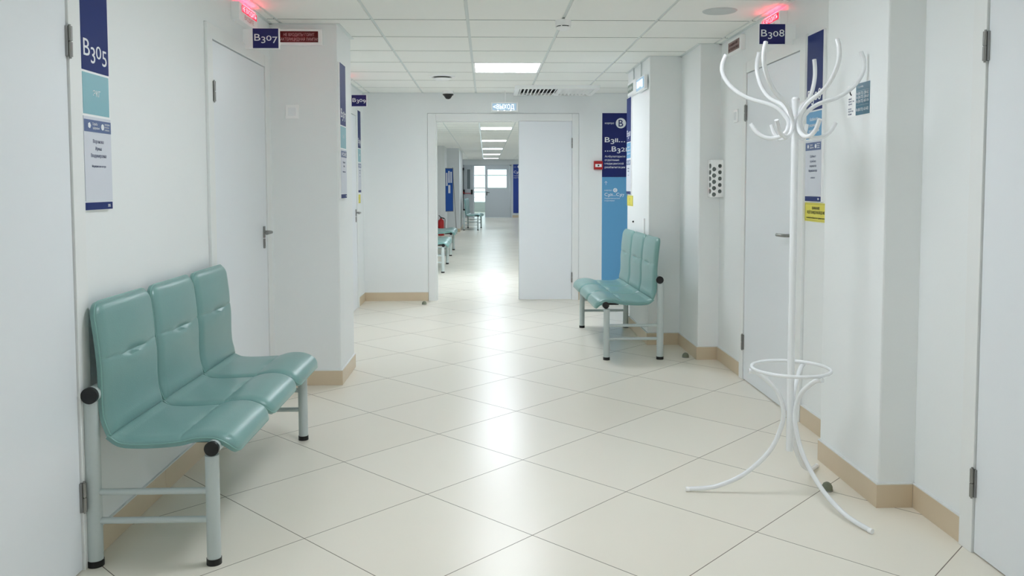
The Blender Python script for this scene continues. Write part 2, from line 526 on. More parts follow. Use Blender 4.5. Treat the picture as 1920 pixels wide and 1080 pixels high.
def door(n, fr, w, hinge_at, handle=True, zh=(.255, 1.79)):
    """fr origin at the floor, a=0 at the casing's outer left edge as seen; w = outer width"""
    d = thing('door_%d' % n, None, None, tuple(fr.p(w / 2, 0, 0)), kind='structure')
    bm = bmesh.new()
    P = .015
    fr.box(bm, 0, CW, 0, DT, -.12, P, .002); fr.box(bm, w - CW, w, 0, DT, -.12, P, .002)
    fr.box(bm, CW + .0012, w - CW - .0012, DT - .072, DT, -.12, P - .001, .002)
    finish('door_casing', bm, CASE, d)
    bm = bmesh.new(); fr.box(bm, -.02, w + .02, 0, DT + .02, -.27, -.125)
    finish('door_lining', bm, DARK, d)  # unseen dark panel added behind the leaf to block light and darken its gaps
    bm = bmesh.new()
    g = .005
    fr.box(bm, CW + g, w - CW - g, .006, DT - .072 - g, -.035, .008, .0015)
    finish('door_leaf', bm, DOOR, d)
    ha = CW if hinge_at == 'l' else w - CW
    sg = 1 if hinge_at == 'l' else -1
    for z in zh:
        bm = bmesh.new(); hinge(bm, fr, ha, z, P + .004)
        fr.box(bm, ha - .012, ha + .012, z - .05, z + .05, P - .008, P + .002)
        finish('hinge', bm, STEEL, d, True)
    if handle:
        a = w - CW - .075 if hinge_at == 'l' else CW + .075
        sg = -1 if hinge_at == 'l' else 1
        bm = bmesh.new()
        fr.box(bm, a - .018, a + .018, .99, 1.062, .006, .016, .008)
        tube(bm, [fr.p(a, 1.026, .01), fr.p(a, 1.026, .048), fr.p(a + sg * .012, 1.026, .058), fr.p(a + sg * .12, 1.024, .058)], .0095, 12)
        finish('door_handle', bm, STEEL, d, True)
        bm = bmesh.new(); fr.box(bm, a - .016, a + .016, .925, .985, .006, .015, .008)
        fr.box(bm, a - .004, a + .004, .94, .965, .014, .017)
        finish('lock_plate', bm, STEEL, d, True)
    return d
door(1, left_wall(1.74, 0), 2.868 - 1.74, 'r', True)
door(2, left_wall(4.155, 0), 1.145, 'l')
door(3, left_wall(7.72, 0), 1.19, 'l')
door(4, right_wall(2.895, 0), 2.895 - 1.78, 'l', True)
door(5, right_wall(5.53, 0), 1.09, 'l')
# double door in the cross wall, left half open
d = thing('door_6', None, None, (.2, YF, 0), kind='structure')
fr = front(-.66, 0, YF)
bm = bmesh.new()
w = 1.71
fr.box(bm, 0, .092, 0, 2.122, -.165, .012, .002); fr.box(bm, w - .075, w, 0, 2.122, -.165, .012, .002); fr.box(bm, .0925, w - .0755, 2.04, 2.122, -.165, .0115, .002)
finish('door_casing', bm, CASE, d)
bm = bmesh.new(); fr.box(bm, .085, .10, 0, 2.045, -.10, -.06); fr.box(bm, .09, .95, 2.03, 2.045, -.10, -.06); finish('door_stop_strip', bm, CASE, d)
bm = bmesh.new(); fr.box(bm, 1.032, w - .079, .008, 2.035, -.035, .006, .0015); finish('door_leaf', bm, DOOR, d)
bm = bmesh.new(); fr.box(bm, 1.027, 1.0315, .008, 2.035, -.035, .002); finish('door_seal', bm, GREYP, d)
for z in (.26, 1.79):
    bm = bmesh.new(); hinge(bm, fr, w - .076, z, .014, .11); finish('hinge', bm, STEEL, d, True)
# left half of the double door, folded back against the wall of the far corridor
bm = bmesh.new(); box(bm, -1.34, -.60, YF + .17, YF + .21, .008, 2.035, .0015); finish('open_door_leaf', bm, DOOR, d)
# end doors of the far corridor
d = thing('door_7', None, None, (.05, YE, 0), kind='structure')
fr = front(-.94, 0, YE)
bm = bmesh.new()
fr.box(bm, 0, .035, 0, 2.14, -.1, .03); fr.box(bm, 1.90, 1.96, 0, 2.14, -.1, .03); fr.box(bm, 0, 1.96, 2.09, 2.14, -.1, .03)
finish('door_casing', bm, GREYD, d)
bm = bmesh.new()   # closed leaf with a window
fr.box(bm, .885, 1.0, .008, 2.088, -.03, .03); fr.box(bm, 1.76, 1.895, .008, 2.088, -.03, .03); fr.box(bm, 1.0, 1.76, .008, 1.19, -.03, .03); fr.box(bm, 1.0, 1.76, 1.95, 2.088, -.03, .03)
finish('door_leaf', bm, GREYD, d)
bm = bmesh.new(); fr.box(bm, 1.0, 1.76, 1.19, 1.95, -.004, .004); finish('door_pane', bm, GLASS, d)
bm = bmesh.new(); fr.box(bm, .94, .975, .9, 1.06, .03, .042, .006); tube(bm, [fr.p(.957, 1.02, .04), fr.p(.957, 1.02, .09), fr.p(1.07, 1.02, .09)], .012)
finish('door_handle', bm, BLACK, d, True)
for z in (.35, 1.75):
    bm = bmesh.new(); hinge(bm, fr, 1.9, z, .045, .14, .012); finish('hinge', bm, GREYP, d, True)
ang = math.radians(-52)   # second leaf swung towards us
lf = Fr((-.905, YE - .03, 0), (math.cos(ang), math.sin(ang), 0), (math.sin(ang), -math.cos(ang), 0))
bm = bmesh.new()
lf.box(bm, 0, .22, .008, 2.088, -.03, .03); lf.box(bm, .46, .66, .008, 2.088, -.03, .03); lf.box(bm, .22, .46, .008, 1.17, -.03, .03); lf.box(bm, .22, .46, 1.95, 2.088, -.03, .03)
finish('swung_door_leaf', bm, GREYD, d)
bm = bmesh.new(); lf.box(bm, .22, .46, 1.17, 1.95, -.004, .004); finish('door_pane', bm, mat('wired_grey_glass', (120, 130, 134), .15), d)  # flat grey pane colour stands in for the dim corridor seen in the glass
for a in ((.04, .10, .95, 1.14), (.57, .63, .95, 1.14), (.0, .05, 1.92, 2.02)):
    bm = bmesh.new(); lf.box(bm, *a, .03, .09, .01); finish('panic_bar_mount', bm, BLACK, d)
bm = bmesh.new(); tube(bm, [lf.p(.07, 1.05, .1), lf.p(.15, .99, .12), lf.p(.6, .99, .12)], .016); finish('panic_bar', bm, RED, d, True)
bm = bmesh.new(); tube(bm, [lf.p(.02, .01, .06), lf.p(.02, 2.0, .06)], .012); finish('bolt_rod', bm, BLACK, d, True)

# ------------------------------------------------------------------ ceiling lights and fittings
def lamp(y, far=False, label=None):
    x0 = GX + .6 + .004
    t = thing('ceiling_light', label, 'ceiling light', (x0 + .296, y, CEIL), group='square panel lights along the ceiling')
    bm = bmesh.new()
    z0, z1 = CEIL - .004, CEIL + .012
    x1 = x0 + .592
    box(bm, x0, x0 + .018, y - .296, y + .296, z0, z1); box(bm, x1 - .018, x1, y - .296, y + .296, z0, z1)
    box(bm, x0 + .018, x1 - .018, y - .296, y - .278, z0, z1); box(bm, x0 + .018, x1 - .018, y + .278, y + .296, z0, z1)
    finish('frame', bm, WHITEP, t)
    bm = bmesh.new(); box(bm, x0 + .018, x1 - .018, y - .278, y + .278, CEIL - .001, CEIL + .008)
    finish('diffuser', bm, LIGHTF if far else (LIGHTN if y > 6 else LIGHTM), t)
    return t
lab = {10: 'lit square light panel in the near ceiling above the double door approach', 3: 'light panel in the ceiling between the two near doors',
       -4: 'light panel in the ceiling behind the camera', -11: 'rearmost light panel at the closed end behind the camera'}
for i, j in LAMPS:
    lamp(GY + .6 * j + .3, False, lab[j])
fl = ['first glowing light panel seen beyond the double doorway, nearest of five', 'second glowing light panel beyond the double doorway',
      'third glowing light panel beyond the double doorway', 'fourth glowing light panel beyond the double doorway', 'farthest glowing light panel before the grey end door']
for y, l in zip(FARL, ['light panel just inside the doorway, hidden above its lintel'] + fl):
    lamp(GY + .6 * cellj(y) + .3, True, l)
bm = bmesh.new(); box(bm, -.125, -.10, 13.0, 31.5, CEIL - .022, CEIL - .001)
tag(finish('cable_channel', bm, STAND), 'thin white channel running along the far corridor ceiling beside the lights', 'cable channel')
bm = bmesh.new()
lathe(bm, [(0, CEIL - .004), (.098, CEIL - .005), (.104, CEIL + .001), (0, CEIL + .001)], 1.40, 4.95, 40)
tag(finish('ceiling_speaker', bm, GREYP, None, True), 'round flush grey speaker grille in the near right ceiling', 'speaker')
t = thing('smoke_detector', 'white round smoke detector hanging on the near ceiling grid', 'smoke detector', (.49, 5.26, CEIL))
bm = bmesh.new()
lathe(bm, [(0, CEIL + .002), (.05, CEIL + .002), (.05, CEIL - .032), (.047, CEIL - .036), (0, CEIL - .036)], .49, 5.26, 32)
finish('base', bm, WHITEP, t, True)
bm = bmesh.new(); lathe(bm, [(.041, CEIL - .034), (.041, CEIL - .044)], .49, 5.26, 32); finish('sensor_slot', bm, DARK, t)
bm = bmesh.new()
lathe(bm, [(0, CEIL - .042), (.046, CEIL - .042), (.044, CEIL - .050), (.032, CEIL - .058), (0, CEIL - .060)], .49, 5.26, 32); finish('cap', bm, WHITEP, t, True)
for k in range(5):
    bm = bmesh.new()
    a = 2 * PI * k / 5 - 1.9; tube(bm, [(.49 + .045 * math.cos(a), 5.26 + .045 * math.sin(a), CEIL - .035), (.49 + .045 * math.cos(a), 5.26 + .045 * math.sin(a), CEIL - .043)], .004, 8)
    finish('rib', bm, WHITEP, t)
t = thing('air_valve', 'round white disc air valve in the ceiling left of the light panel', 'air vent', (-.42, 7.95, CEIL))
bm = bmesh.new(); lathe(bm, [(.088, CEIL + .001), (.125, CEIL + .001), (.122, CEIL - .008), (.10, CEIL - .010), (.088, CEIL + .001)], -.42, 7.95, 40); finish('ring', bm, WHITEP, t, True)
bm = bmesh.new(); lathe(bm, [(0, CEIL - .001), (.095, CEIL - .0015)], -.42, 7.95, 40); finish('dark_gap', bm, DARK, t)
bm = bmesh.new(); lathe(bm, [(0, CEIL - .016), (.078, CEIL - .016), (.086, CEIL - .022), (.07, CEIL - .034), (0, CEIL - .038)], -.42, 7.95, 40); finish('disc', bm, WHITEP, t, True)
t = thing('dome_camera', 'small black dome security camera under a white base near the doorway', 'security camera', (-.42, 9.2, CEIL))
bm = bmesh.new(); lathe(bm, [(0, CEIL + .001), (.062, CEIL + .001), (.062, CEIL - .028), (.054, CEIL - .034), (0, CEIL - .034)], -.42, 9.2, 32); finish('base', bm, WHITEP, t, True)
bm = bmesh.new(); lathe(bm, [(.060, CEIL - .033), (.060, CEIL - .040), (.050, CEIL - .046), (.036, CEIL - .066), (.024, CEIL - .082), (0, CEIL - .088)], -.42, 9.2, 32); finish('dome', bm, BLACK, t, True)

# ventilation grille: box frame with slanted blades
t = thing('ceiling_grille', 'wide white ventilation grille with slanted blades under the far ceiling', 'ventilation grille', (.745, 8.95, CEIL))
gx0, gx1, gy0, gy1, gz = .305, 1.19, 8.62, 9.335, 2.318
bm = bmesh.new()
for a in ((gx0, gx1, gy0, gy0 + .055), (gx0, gx1, gy1 - .04, gy1), (gx0, gx0 + .05, gy0 + .055, gy1 - .04), (gx1 - .05, gx1, gy0 + .055, gy1 - .04)):
    box(bm, *a, gz, CEIL + .003)
finish('frame', bm, WHITEP, t)
bm = bmesh.new(); box(bm, gx0 + .05, gx1 - .05, gy0 + .05, gy1 - .04, CEIL - .004, CEIL - .001); finish('dark_back', bm, DARK, t)
n = 19; pitch = (gx1 - gx0 - .1) / n
bx = bmesh.new()
for k in range(n):
    x = gx0 + .05 + pitch * (k + .5)
    tilt = 1 if k < 9.5 else -1
    bm = bmesh.new()
    za, zb = gz + .002, gz + .030
    dx = .014 * tilt
    vs = [(x - dx - .0015, za), (x - dx + .0015 + (.010 if tilt > 0 else 0), za), (x + dx + .0015, zb), (x + dx - .0015, zb)]
    a = [bm.verts.new((p[0], gy0 + .053, p[1])) for p in vs]; b = [bm.verts.new((p[0], gy1 - .041, p[1])) for p in vs]
    bm.faces.new(a); bm.faces.new(list(reversed(b)))
    for q in range(4): bm.faces.new((a[q], b[q], b[(q + 1) % 4], a[(q + 1) % 4]))
    finish('blade', bm, WHITEP, t)
bx.free()

# ------------------------------------------------------------------ signs
def room_panel(fr, num, w, label, info=None, names=None, z0=1.228, z1=2.115, info_h=.142, lean=0.0):
    """tall door panel: navy number field, teal field, card holder and navy footer; fr origin bottom-left on the wall"""
    H = z1 - z0
    t = thing('room_sign', label, 'room sign', tuple(fr.p(w / 2, 0, 0)), group='tall room panels beside the doors')
    bm = bmesh.new(); fr.box(bm, 0, w, 0, H, 0, .012, .001); finish('backing_board', bm, WHITEP, t)
    b_nav = H - .405
    bm = bmesh.new(); fr.box(bm, .003, w - .006, b_nav, H - .003, .012, .0135); finish('number_field', bm, NAVY, t)
    bm = bmesh.new(); fr.box(bm, .005, w - .010, b_nav - .008 - info_h, b_nav - .008, .012, .0135); finish('info_field', bm, TEALP if info != 'blue' else BLUE, t)
    c1 = b_nav - .008 - info_h - .014
    bm = bmesh.new(); fr.box(bm, .002, w - .004, .032, c1 + .006, .012, .0145, .0008); finish('card_holder', bm, PAPER, t)
    bm = bmesh.new(); fr.box(bm, .004, w - .006, c1 - .047, c1 - .005, .0145, .0155); finish('card_header', bm, GREYB, t)
    bm = bmesh.new(); fr.box(bm, .002, w - .004, .002, .028, .012, .0135); finish('footer_strip', bm, NAVY, t)
    lettering(t, fr, [((num, w * .08, b_nav + .050, .058), dict(width=w * .82, c=.0138, old=True, bold=.0))], INKW, 'number_lettering')
    q = c1 - .026
    ls = [(('Служба', w * .30, q + .003, .009), dict(c=.0157, width=w * .17)), (('здоровья', w * .30, q - .010, .008), dict(c=.0157, width=w * .24)),
          (('МИНЗДРАВ', w * .74, q + .008, .005), dict(c=.0157, width=w * .18)), (('РЕГИОНА', w * .74, q - .002, .005), dict(c=.0157, width=w * .16)), (('КЛИНИКА', w * .74, q - .012, .005), dict(c=.0157, width=w * .17))]
    lettering(t, fr, ls, INKW, 'header_lettering')
    bm = bmesh.new()
    disc(bm, fr, w * .66, q, .011, .0155, .0162, 24); finish('emblem', bm, INKW, t); bm = bmesh.new()
    disc(bm, fr, w * .19, q + .001, .011, .0155, .0162, 5)
    finish('emblem', bm, INKW, t)
    if info and info != 'blue':
        lettering(t, fr, [((info, w / 2, b_nav - .085, .020), dict(align='c', c=.0138))], INKW, 'info_lettering')
    if info == 'blue':
        lettering(t, fr, [(('Кабинет', w / 2, b_nav - .055, .016), dict(align='c', c=.0138, width=w * .5)), (('функциональной', w / 2, b_nav - .085, .016), dict(align='c', c=.0138, width=w * .72)), (('диагностики', w / 2, b_nav - .115, .016), dict(align='c', c=.0138, width=w * .66))], INKW, 'info_lettering')
    if names:
        b = c1 - .085
        ls = []
        for i, (s, ww) in enumerate(names):
            if i == len(names) - 1: b -= .010
            ls.append(((s, w / 2, b - .0250 * i, .0125 if i < len(names) - 1 else .008), dict(align='c', c=.0148, width=w * ww)))
        lettering(t, fr, ls, INKG, 'name_lettering')
    lettering(t, fr, [((num[1:], w * .80, .010, .010), dict(c=.0138))], INKW, 'footer_lettering')
    return t
room_panel(left_wall(2.872, 1.228), 'B305', .209, 'tall navy and teal panel reading B305 beside the nearest left door', 'ЭКГ',
           [('Воронова', .38), ('Ирина', .22), ('Владимировна', .55), ('Медицинская сестра', .50)], z1=2.118)
room_panel(left_wall(5.415, 1.228, -.96), 'B307', .212, 'narrow-looking B307 panel on the left pier, seen almost edge on', 'ЭЭГ', [('Петрова', .4), ('Анна', .22), ('Медицинская сестра', .5)])
room_panel(left_wall(8.925, 1.236), 'B309', .20, 'B309 panel on the left wall just before the far corner', 'УЗИ', [('Иванова', .4), ('Ольга', .25), ('врач', .2)])
room_panel(right_wall(4.415, 1.224), 'B308', .213, 'tall B308 panel behind the coat stand, beside the right door', 'blue',
           [('Кабинет', .36), ('приёма', .36), ('пациентов', .42), ('Медицинская сестра', .52), ('кабинета', .26)])
room_panel(right_wall(7.685, 1.228, 1.325), 'B310', .225, 'B310 panel seen edge on above the far right bench', 'blue', [('Сидорова', .4), ('Елена', .25), ('врач', .2)])

def blade(fr, num, label, wallx):
    """flag sign at right angles to the wall; fr origin bottom-left of the face"""
    t = thing('blade_sign', label, 'room number sign', tuple(fr.p(.075, 0, -.01)), group='small flag signs with room numbers')
    bm = bmesh.new(); fr.box(bm, 0, .152, 0, .116, -.016, 0, .001); finish('body', bm, WHITEP, t)
    bm = bmesh.new(); fr.box(bm, .001, .146, .004, .115, 0, .0012); finish('face', bm, NAVYD, t)
    lettering(t, fr, [((num, .010, .046, .038), dict(width=.131, c=.0014, old=True, bold=.0))], INKW, 'number_lettering')
    bm = bmesh.new()
    s = -1 if wallx < fr.o.x else 1
    a0, a1 = (wallx - fr.o.x, -.0005) if s < 0 else (.1525, wallx - fr.o.x)
    fr.box(bm, a0, a1, .002, .112, -.013, -.004); finish('bracket', bm, WHITEP, t)
    return t
blade(front(-1.332, 2.095, 4.80), 'B307', 'dark blue flag sign reading B307 above the left door', XL)
blade(front(-1.339, 2.098, 8.30), 'B309', 'dark blue flag sign reading B309 on the far left wall', XL)
blade(front(1.532, 2.098, 4.62), 'B308', 'dark blue flag sign reading B308 above the right door', XR)

def red_box(fr, label, w=.36):
    t = thing('warning_light_box', label, 'illuminated sign', tuple(fr.p(w / 2, 0, 0)), group='red lit warning boxes above the doors')
    bm = bmesh.new(); fr.box(bm, 0, w, 0, .098, 0, .045, .003); finish('housing', bm, WHITEP, t)
    bm = bmesh.new(); fr.box(bm, .05, w - .02, .052, .088, .045, .047, .0); finish('lit_panel', bm, REDL, t)
    lettering(t, fr, [(('НЕ ВХОДИТЬ', .058, .058, .025), dict(width=w - .09, c=.0475, bold=.01))], REDT, 'lit_lettering')
    lettering(t, fr, [(('ВХОДИТЕ', .10, .018, .022), dict(width=w - .18, c=.0455))], PINKT, 'unlit_lettering')
    bm = bmesh.new(); fr.box(bm, .08, w - .04, .0975, .0995, .026, .044); finish('lamp_slot', bm, REDS, t)
    return t
red_box(left_wall(4.595, 2.222, XL), 'red lit box sign on the left wall above the B307 door')
red_box(left_wall(7.70, 2.222, XL), 'red lit box sign hidden behind the left pier, glowing on the ceiling', .32)
red_box(right_wall(5.115, 2.222, XR), 'red lit box sign on the right wall behind the B308 flag sign')

fr = front(-1.35, 2.214, 5.40)
t = thing('germicidal_lamp_sign', 'white framed dark red warning sign high on the left pier', 'warning sign', (-1.2, 5.39, 2.214))
bm = bmesh.new(); fr.box(bm, 0, .302, 0, .101, 0, .03, .003); finish('housing', bm, WHITEP, t)
bm = bmesh.new(); fr.box(bm, .02, .276, .016, .086, .030, .032); finish('panel', bm, MAROON, t)
lettering(t, fr, [(('НЕ ВХОДИТЬ! ГОРИТ', .155, .055, .018), dict(width=.195, align='c', c=.0322)), (('БАКТЕРИЦИДНАЯ ЛАМПА!', .150, .026, .018), dict(width=.244, align='c', c=.0322))], PINKT)
# small unlit box on the right wall
fr = right_wall(5.845, 2.222, XR)
t = thing('unlit_sign_box', 'small white framed unlit sign high on the right wall', 'sign', (1.73, 5.68, 2.222))
bm = bmesh.new(); fr.box(bm, 0, .32, 0, .10, 0, .03, .003); finish('housing', bm, WHITEP, t)
bm = bmesh.new(); fr.box(bm, .03, .28, .016, .084, .030, .032); finish('panel', bm, BROWNP, t)
lettering(t, fr, [(('НЕ ВХОДИТЬ! ГОРИТ', .155, .055, .016), dict(width=.19, align='c', c=.0322)), (('БАКТЕРИЦИДНАЯ ЛАМПА!', .155, .026, .016), dict(width=.23, align='c', c=.0322))], MAROON)

# EXIT sign over the doorway
fr = front(.057, 2.132, 9.18)
t = thing('exit_sign', 'lit white exit sign hanging over the double doorway', 'exit sign', (.206, 9.18, 2.232))
bm = bmesh.new(); fr.box(bm, 0, .298, 0, .10, -.03, 0, .002); finish('housing', bm, WHITEP, t)
bm = bmesh.new(); fr.box(bm, .014, .278, .014, .086, 0, .003); finish('lit_panel', bm, EXITP, t)
lettering(t, fr, [(('ВЫХОД', .06, .026, .048), dict(width=.195, c=.0035)), (('<', .022, .026, .046), dict(width=.03, c=.0035))], EXITT, 'lit_lettering')
for a in (.075, .145, .215):
    bm = bmesh.new(); disc(bm, fr, a, .008, .006, 0, .003, 12); finish('diode', bm, EXITT, t)
bm = bmesh.new(); tube(bm, [(.212, 9.195, 2.231), (.212, 9.195, CEIL)], .006); finish('stem', bm, WHITEP, t, True)

# signs on the right block
fr = right_wall(7.515, 2.116, 1.325)
t = thing('unlit_box_sign', 'grey unlit box sign above the B310 panel', 'sign', (1.30, 7.3, 2.116))
bm = bmesh.new(); fr.box(bm, 0, .40, 0, .118, 0, .035, .003); finish('housing', bm, WHITEP, t)
bm = bmesh.new(); fr.box(bm, .02, .27, .025, .095, .035, .037); finish('panel', bm, GREENP, t)
lettering(t, fr, [(('НЕ ВХОДИТЬ', .14, .048, .022), dict(width=.2, align='c', c=.0375))], WHITEP)
bm = bmesh.new(); tube(bm, [fr.p(.18, .118, .012), fr.p(.18, CEIL - 2.116, .012)], .006); finish('conduit', bm, GREYP, t, True)
fr = right_wall(7.08, 2.100, 1.325)
t = thing('exit_sign', 'lit bluish exit sign on the side of the right block', 'exit sign', (1.30, 6.9, 2.10))
bm = bmesh.new(); fr.box(bm, 0, .36, 0, .115, .01, .035, .003); finish('housing', bm, WHITEP, t)
bm = bmesh.new(); fr.box(bm, .02, .34, .012, .103, .035, .040); finish('lit_panel', bm, EXITP, t)
lettering(t, fr, [(('ВЫХОД', .05, .032, .052), dict(width=.25, c=.0405))], EXITT, 'lit_lettering')
bm = bmesh.new(); tube(bm, [fr.p(.10, .115, .012), fr.p(.10, CEIL - 2.10, .012)], .006); finish('conduit', bm, GREYP, t, True)

# tall directory board on the cross wall
fr = front(1.316, .10, YF - .002)
t = thing('directory_board', 'tall navy over sky-blue directory board beside the double door', 'directory board', (1.46, YF, .10))
Wb = .302
bm = bmesh.new(); fr.box(bm, 0, Wb, 0, 2.028, 0, .012, .001); finish('backing_board', bm, WHITEP, t)
bm = bmesh.new(); fr.box(bm, 0, Wb, 1.305, 2.028, .0121, .0145); finish('navy_field', bm, NAVYB, t)
bm = bmesh.new(); fr.box(bm, 0, Wb, 0, 1.3045, .0121, .0145); finish('blue_field', bm, BLUE, t)
def Z(z): return z - .10
lettering(t, fr, [(('корпус', .030, Z(2.005), .020), dict(width=.105, c=.0148, bold=.01)),
                  (('B311...', .030, Z(1.800), .056), dict(width=.235, c=.0148, old=True, bold=.006)),
                  (('...B321', .030, Z(1.695), .056), dict(width=.250, c=.0148, old=True, bold=.006)),
                  (('Амбулаторное', .030, Z(1.628), .021), dict(width=.235, c=.0148, bold=.004)), (('отделение', .030, Z(1.588), .021), dict(width=.165, c=.0148, bold=.004)),
                  (('медицинской', .030, Z(1.548), .021), dict(width=.215, c=.0148, bold=.004)), (('реабилитации', .030, Z(1.506), .021), dict(width=.232, c=.0148, bold=.004)),
                  (('корпус', .030, Z(1.248), .015), dict(width=.085, c=.0148)), (('C301...C317', .030, Z(1.190), .034), dict(width=.225, c=.0148, old=True, bold=.008)),
                  (('Педиатрическое', .030, Z(1.156), .013), dict(width=.175, c=.0148)), (('отделение', .030, Z(1.130), .013), dict(width=.115, c=.0148))], INKW)
bm = bmesh.new()
disc(bm, fr, .212, Z(2.014), .058, .0145, .0155, 40); finish('white_disc', bm, INKW, t); bm = bmesh.new(); disc(bm, fr, .152, Z(1.255), .024, .0145, .0155, 28)
finish('white_disc', bm, INKW, t)
lettering(t, fr, [(('B', .212, Z(1.977), .074), dict(align='c', c=.0157, bold=.01))], NAVYB, 'disc_letter')
lettering(t, fr, [(('C', .152, Z(1.242), .026), dict(align='c', c=.0157, bold=.012))], BLUE, 'disc_letter')
bm = bmesh.new()
tube(bm, [fr.p(.045, Z(1.315), .0155), fr.p(.045, Z(1.356), .0155)], .0022, 6)
tube(bm, [fr.p(.030, Z(1.340), .0155), fr.p(.045, Z(1.357), .0155), fr.p(.060, Z(1.340), .0155)], .0022, 6)
finish('arrow', bm, INKW, t)
# fire call point
fr = front(1.222, 1.49, YF)
t = thing('fire_call_point', 'red square fire alarm call point left of the directory board', 'fire alarm', (1.27, YF, 1.49))
bm = bmesh.new(); fr.box(bm, 0, .10, 0, .096, 0, .04, .004); finish('housing', bm, RED, t)
bm = bmesh.new(); fr.box(bm, .014, .086, .028, .062, .040, .042); finish('glass_panel', bm, WHITEP, t)
bm = bmesh.new(); disc(bm, fr, .05, .045, .010, .042, .043, 16); finish('button', bm, BLACK, t)

# yellow cards
def card(fr, w, h, label, lines=None):
    t = thing('yellow_card', label, 'notice', tuple(fr.p(w / 2, 0, 0)), group='yellow notices by the doors')
    bm = bmesh.new(); fr.box(bm, 0, w, 0, h, 0, .003); finish('plate', bm, YEL, t)
    if lines:
        bm = bmesh.new()
        e = .006
        for a in ((e, w - e, e, e + .001), (e, w - e, h - e - .001, h - e), (e, e + .001, e, h - e), (w - e - .001, w - e, e, h - e)):
            fr.box(bm, *a, .003, .0034)
        finish('border_line', bm, INKD, t)
        lettering(t, fr, lines, INKD)
    return t
card(right_wall(4.437, 1.118), .30, .099, 'yellow camera notice under the B308 panel',
     [(('ВНИМАНИЕ!', .15, .064, .014), dict(width=.10, align='c', c=.0032, bold=.006)), (('ВЕДЁТСЯ ВИДЕОНАБЛЮДЕНИЕ', .15, .042, .014), dict(width=.23, align='c', c=.0032, bold=.006)), (('по вопросам обращаться к администратору', .15, .016, .008), dict(width=.25, align='c', c=.0032))])
card(left_wall(8.935, 1.120), .19, .095, 'yellow notice under the B309 panel', [(('!', .09, .04, .03), dict(align='c', c=.0032, bold=.02))])
card(right_wall(7.70, 1.122, 1.325), .30, .095, 'yellow notice under the B310 panel by the right bench', [(('!', .14, .045, .028), dict(align='c', c=.0032, bold=.02)), (('!', .14, .015, .018), dict(align='c', c=.0032))])

# phone number sticker on the right pier
fr = right_wall(3.595, 1.607, 1.59)
t = thing('phone_sticker', 'white and teal phone number sticker on the right pier', 'sticker', (1.59, 3.48, 1.607))
bm = bmesh.new(); fr.box(bm, 0, .218, 0, .137, 0, .0015); finish('sheet', bm, WHITEP, t)
bm = bmesh.new(); fr.box(bm, .083, .212, .003, .137, .0016, .0022); finish('teal_field', bm, TEALD, t)
lettering(t, fr, [(('8 (8172) 28-62', .090, .088, .012), dict(width=.112, c=.0024)), (('8 (8172) 28-63', .090, .072, .012), dict(width=.112, c=.0024)), (('8 (8172) 63-16', .090, .055, .012), dict(width=.112, c=.0024)),
                  (('8 (8172) 63-02', .090, .020, .012), dict(width=.112, c=.0024)), (('Служба', .10, .118, .007), dict(width=.05, c=.0024)), (('________________', .090, .106, .006), dict(width=.112, c=.0024)), (('________________', .090, .045, .006), dict(width=.112, c=.0024))], INKW)
lettering(t, fr, [(('единый', .010, .076, .007), dict(width=.03, c=.0017)), (('телефон', .010, .064, .008), dict(width=.055, c=.0017)), (('записи', .010, .053, .007), dict(width=.035, c=.0017)),
                  (('вызов', .010, .033, .007), dict(width=.03, c=.0017)), (('врача', .010, .022, .008), dict(width=.048, c=.0017)), (('на дом', .010, .010, .007), dict(width=.032, c=.0017))], INKG, 'dark_lettering')
bm = bmesh.new(); tube(bm, [fr.p(.025, .112, .002), fr.p(.030, .100, .002), fr.p(.040, .094, .002)], .003, 6); finish('handset_symbol', bm, INKD, t)

# switches
def switch(fr, label, w=.085):
    t = thing('light_switch', label, 'light switch', tuple(fr.p(w / 2, 0, 0)), group='white wall switches')
    bm = bmesh.new(); fr.box(bm, 0, w, 0, w * 1.04, 0, .009, .003); finish('plate', bm, WHITEP, t)
    bm = bmesh.new(); fr.box(bm, .017, w - .017, .018, w * 1.04 - .018, .009, .0125, .001); finish('rocker', bm, STAND, t)
switch(front(-1.295, 1.746, 5.40), 'square white light switch on the left pier')
switch(right_wall(5.745, 1.747), 'white light switch beside the hinges of the B308 door')
# cable trunking behind the right bench
bm = bmesh.new(); box(bm, 1.313, 1.3245, 6.83, 6.86, .66, 1.035)
tag(finish('cable_trunking', bm, WHITEP), 'thin white vertical cable trunking behind the right bench', 'cable trunking')
fr = right_wall(7.36, .985, 1.325)
bm = bmesh.new(); disc(bm, fr, 0, 0, .008, 0, .012, 14)
tag(finish('wall_screw', bm, BLACK), 'small dark screw in the wall above the right bench', 'screw')

# perforated dispenser: curved front with round holes
t = thing('glove_dispenser', 'white perforated holder with round holes on the right column', 'dispenser', (1.715, 6.09, 1.221))
dx0, dx1, dz0, dz1, dep = 1.650, 1.780, 1.221, 1.499, .085
def dfront(s):   # s 0..1 across, returns x, y of the bulged sheet
    a = PI * s
    return (dx0 + dx1) / 2 - (dx1 - dx0) / 2 * math.copysign(abs(math.cos(a)) ** 0.7, math.cos(a)), 6.089 - dep * math.sin(a) ** 0.6
NS, NZ = 96, 168
inside = {}
rows = [(.17, .036, 0.5, .13), (.33, .031, 0.0, 0), (.50, .028, 0.5, 0), (.67, .023, 0.0, 0), (.83, .019, .5, 0)]
arc = [dfront(i / NS) for i in range(NS + 1)]
cum = [0]
for a, b in zip(arc, arc[1:]): cum.append(cum[-1] + math.hypot(b[0] - a[0], b[1] - a[1]))
LT = cum[-1]
holes = []
for f, dd, off, _ in rows:
    for k in range(6):
        zc = dz0 + .022 + (k + off * 1.0) * .0465
        if zc + dd / 2 < dz1 - .008 and zc - dd / 2 > dz0 + .006: holes.append((f * LT, zc, dd / 2))
bm = bmesh.new()
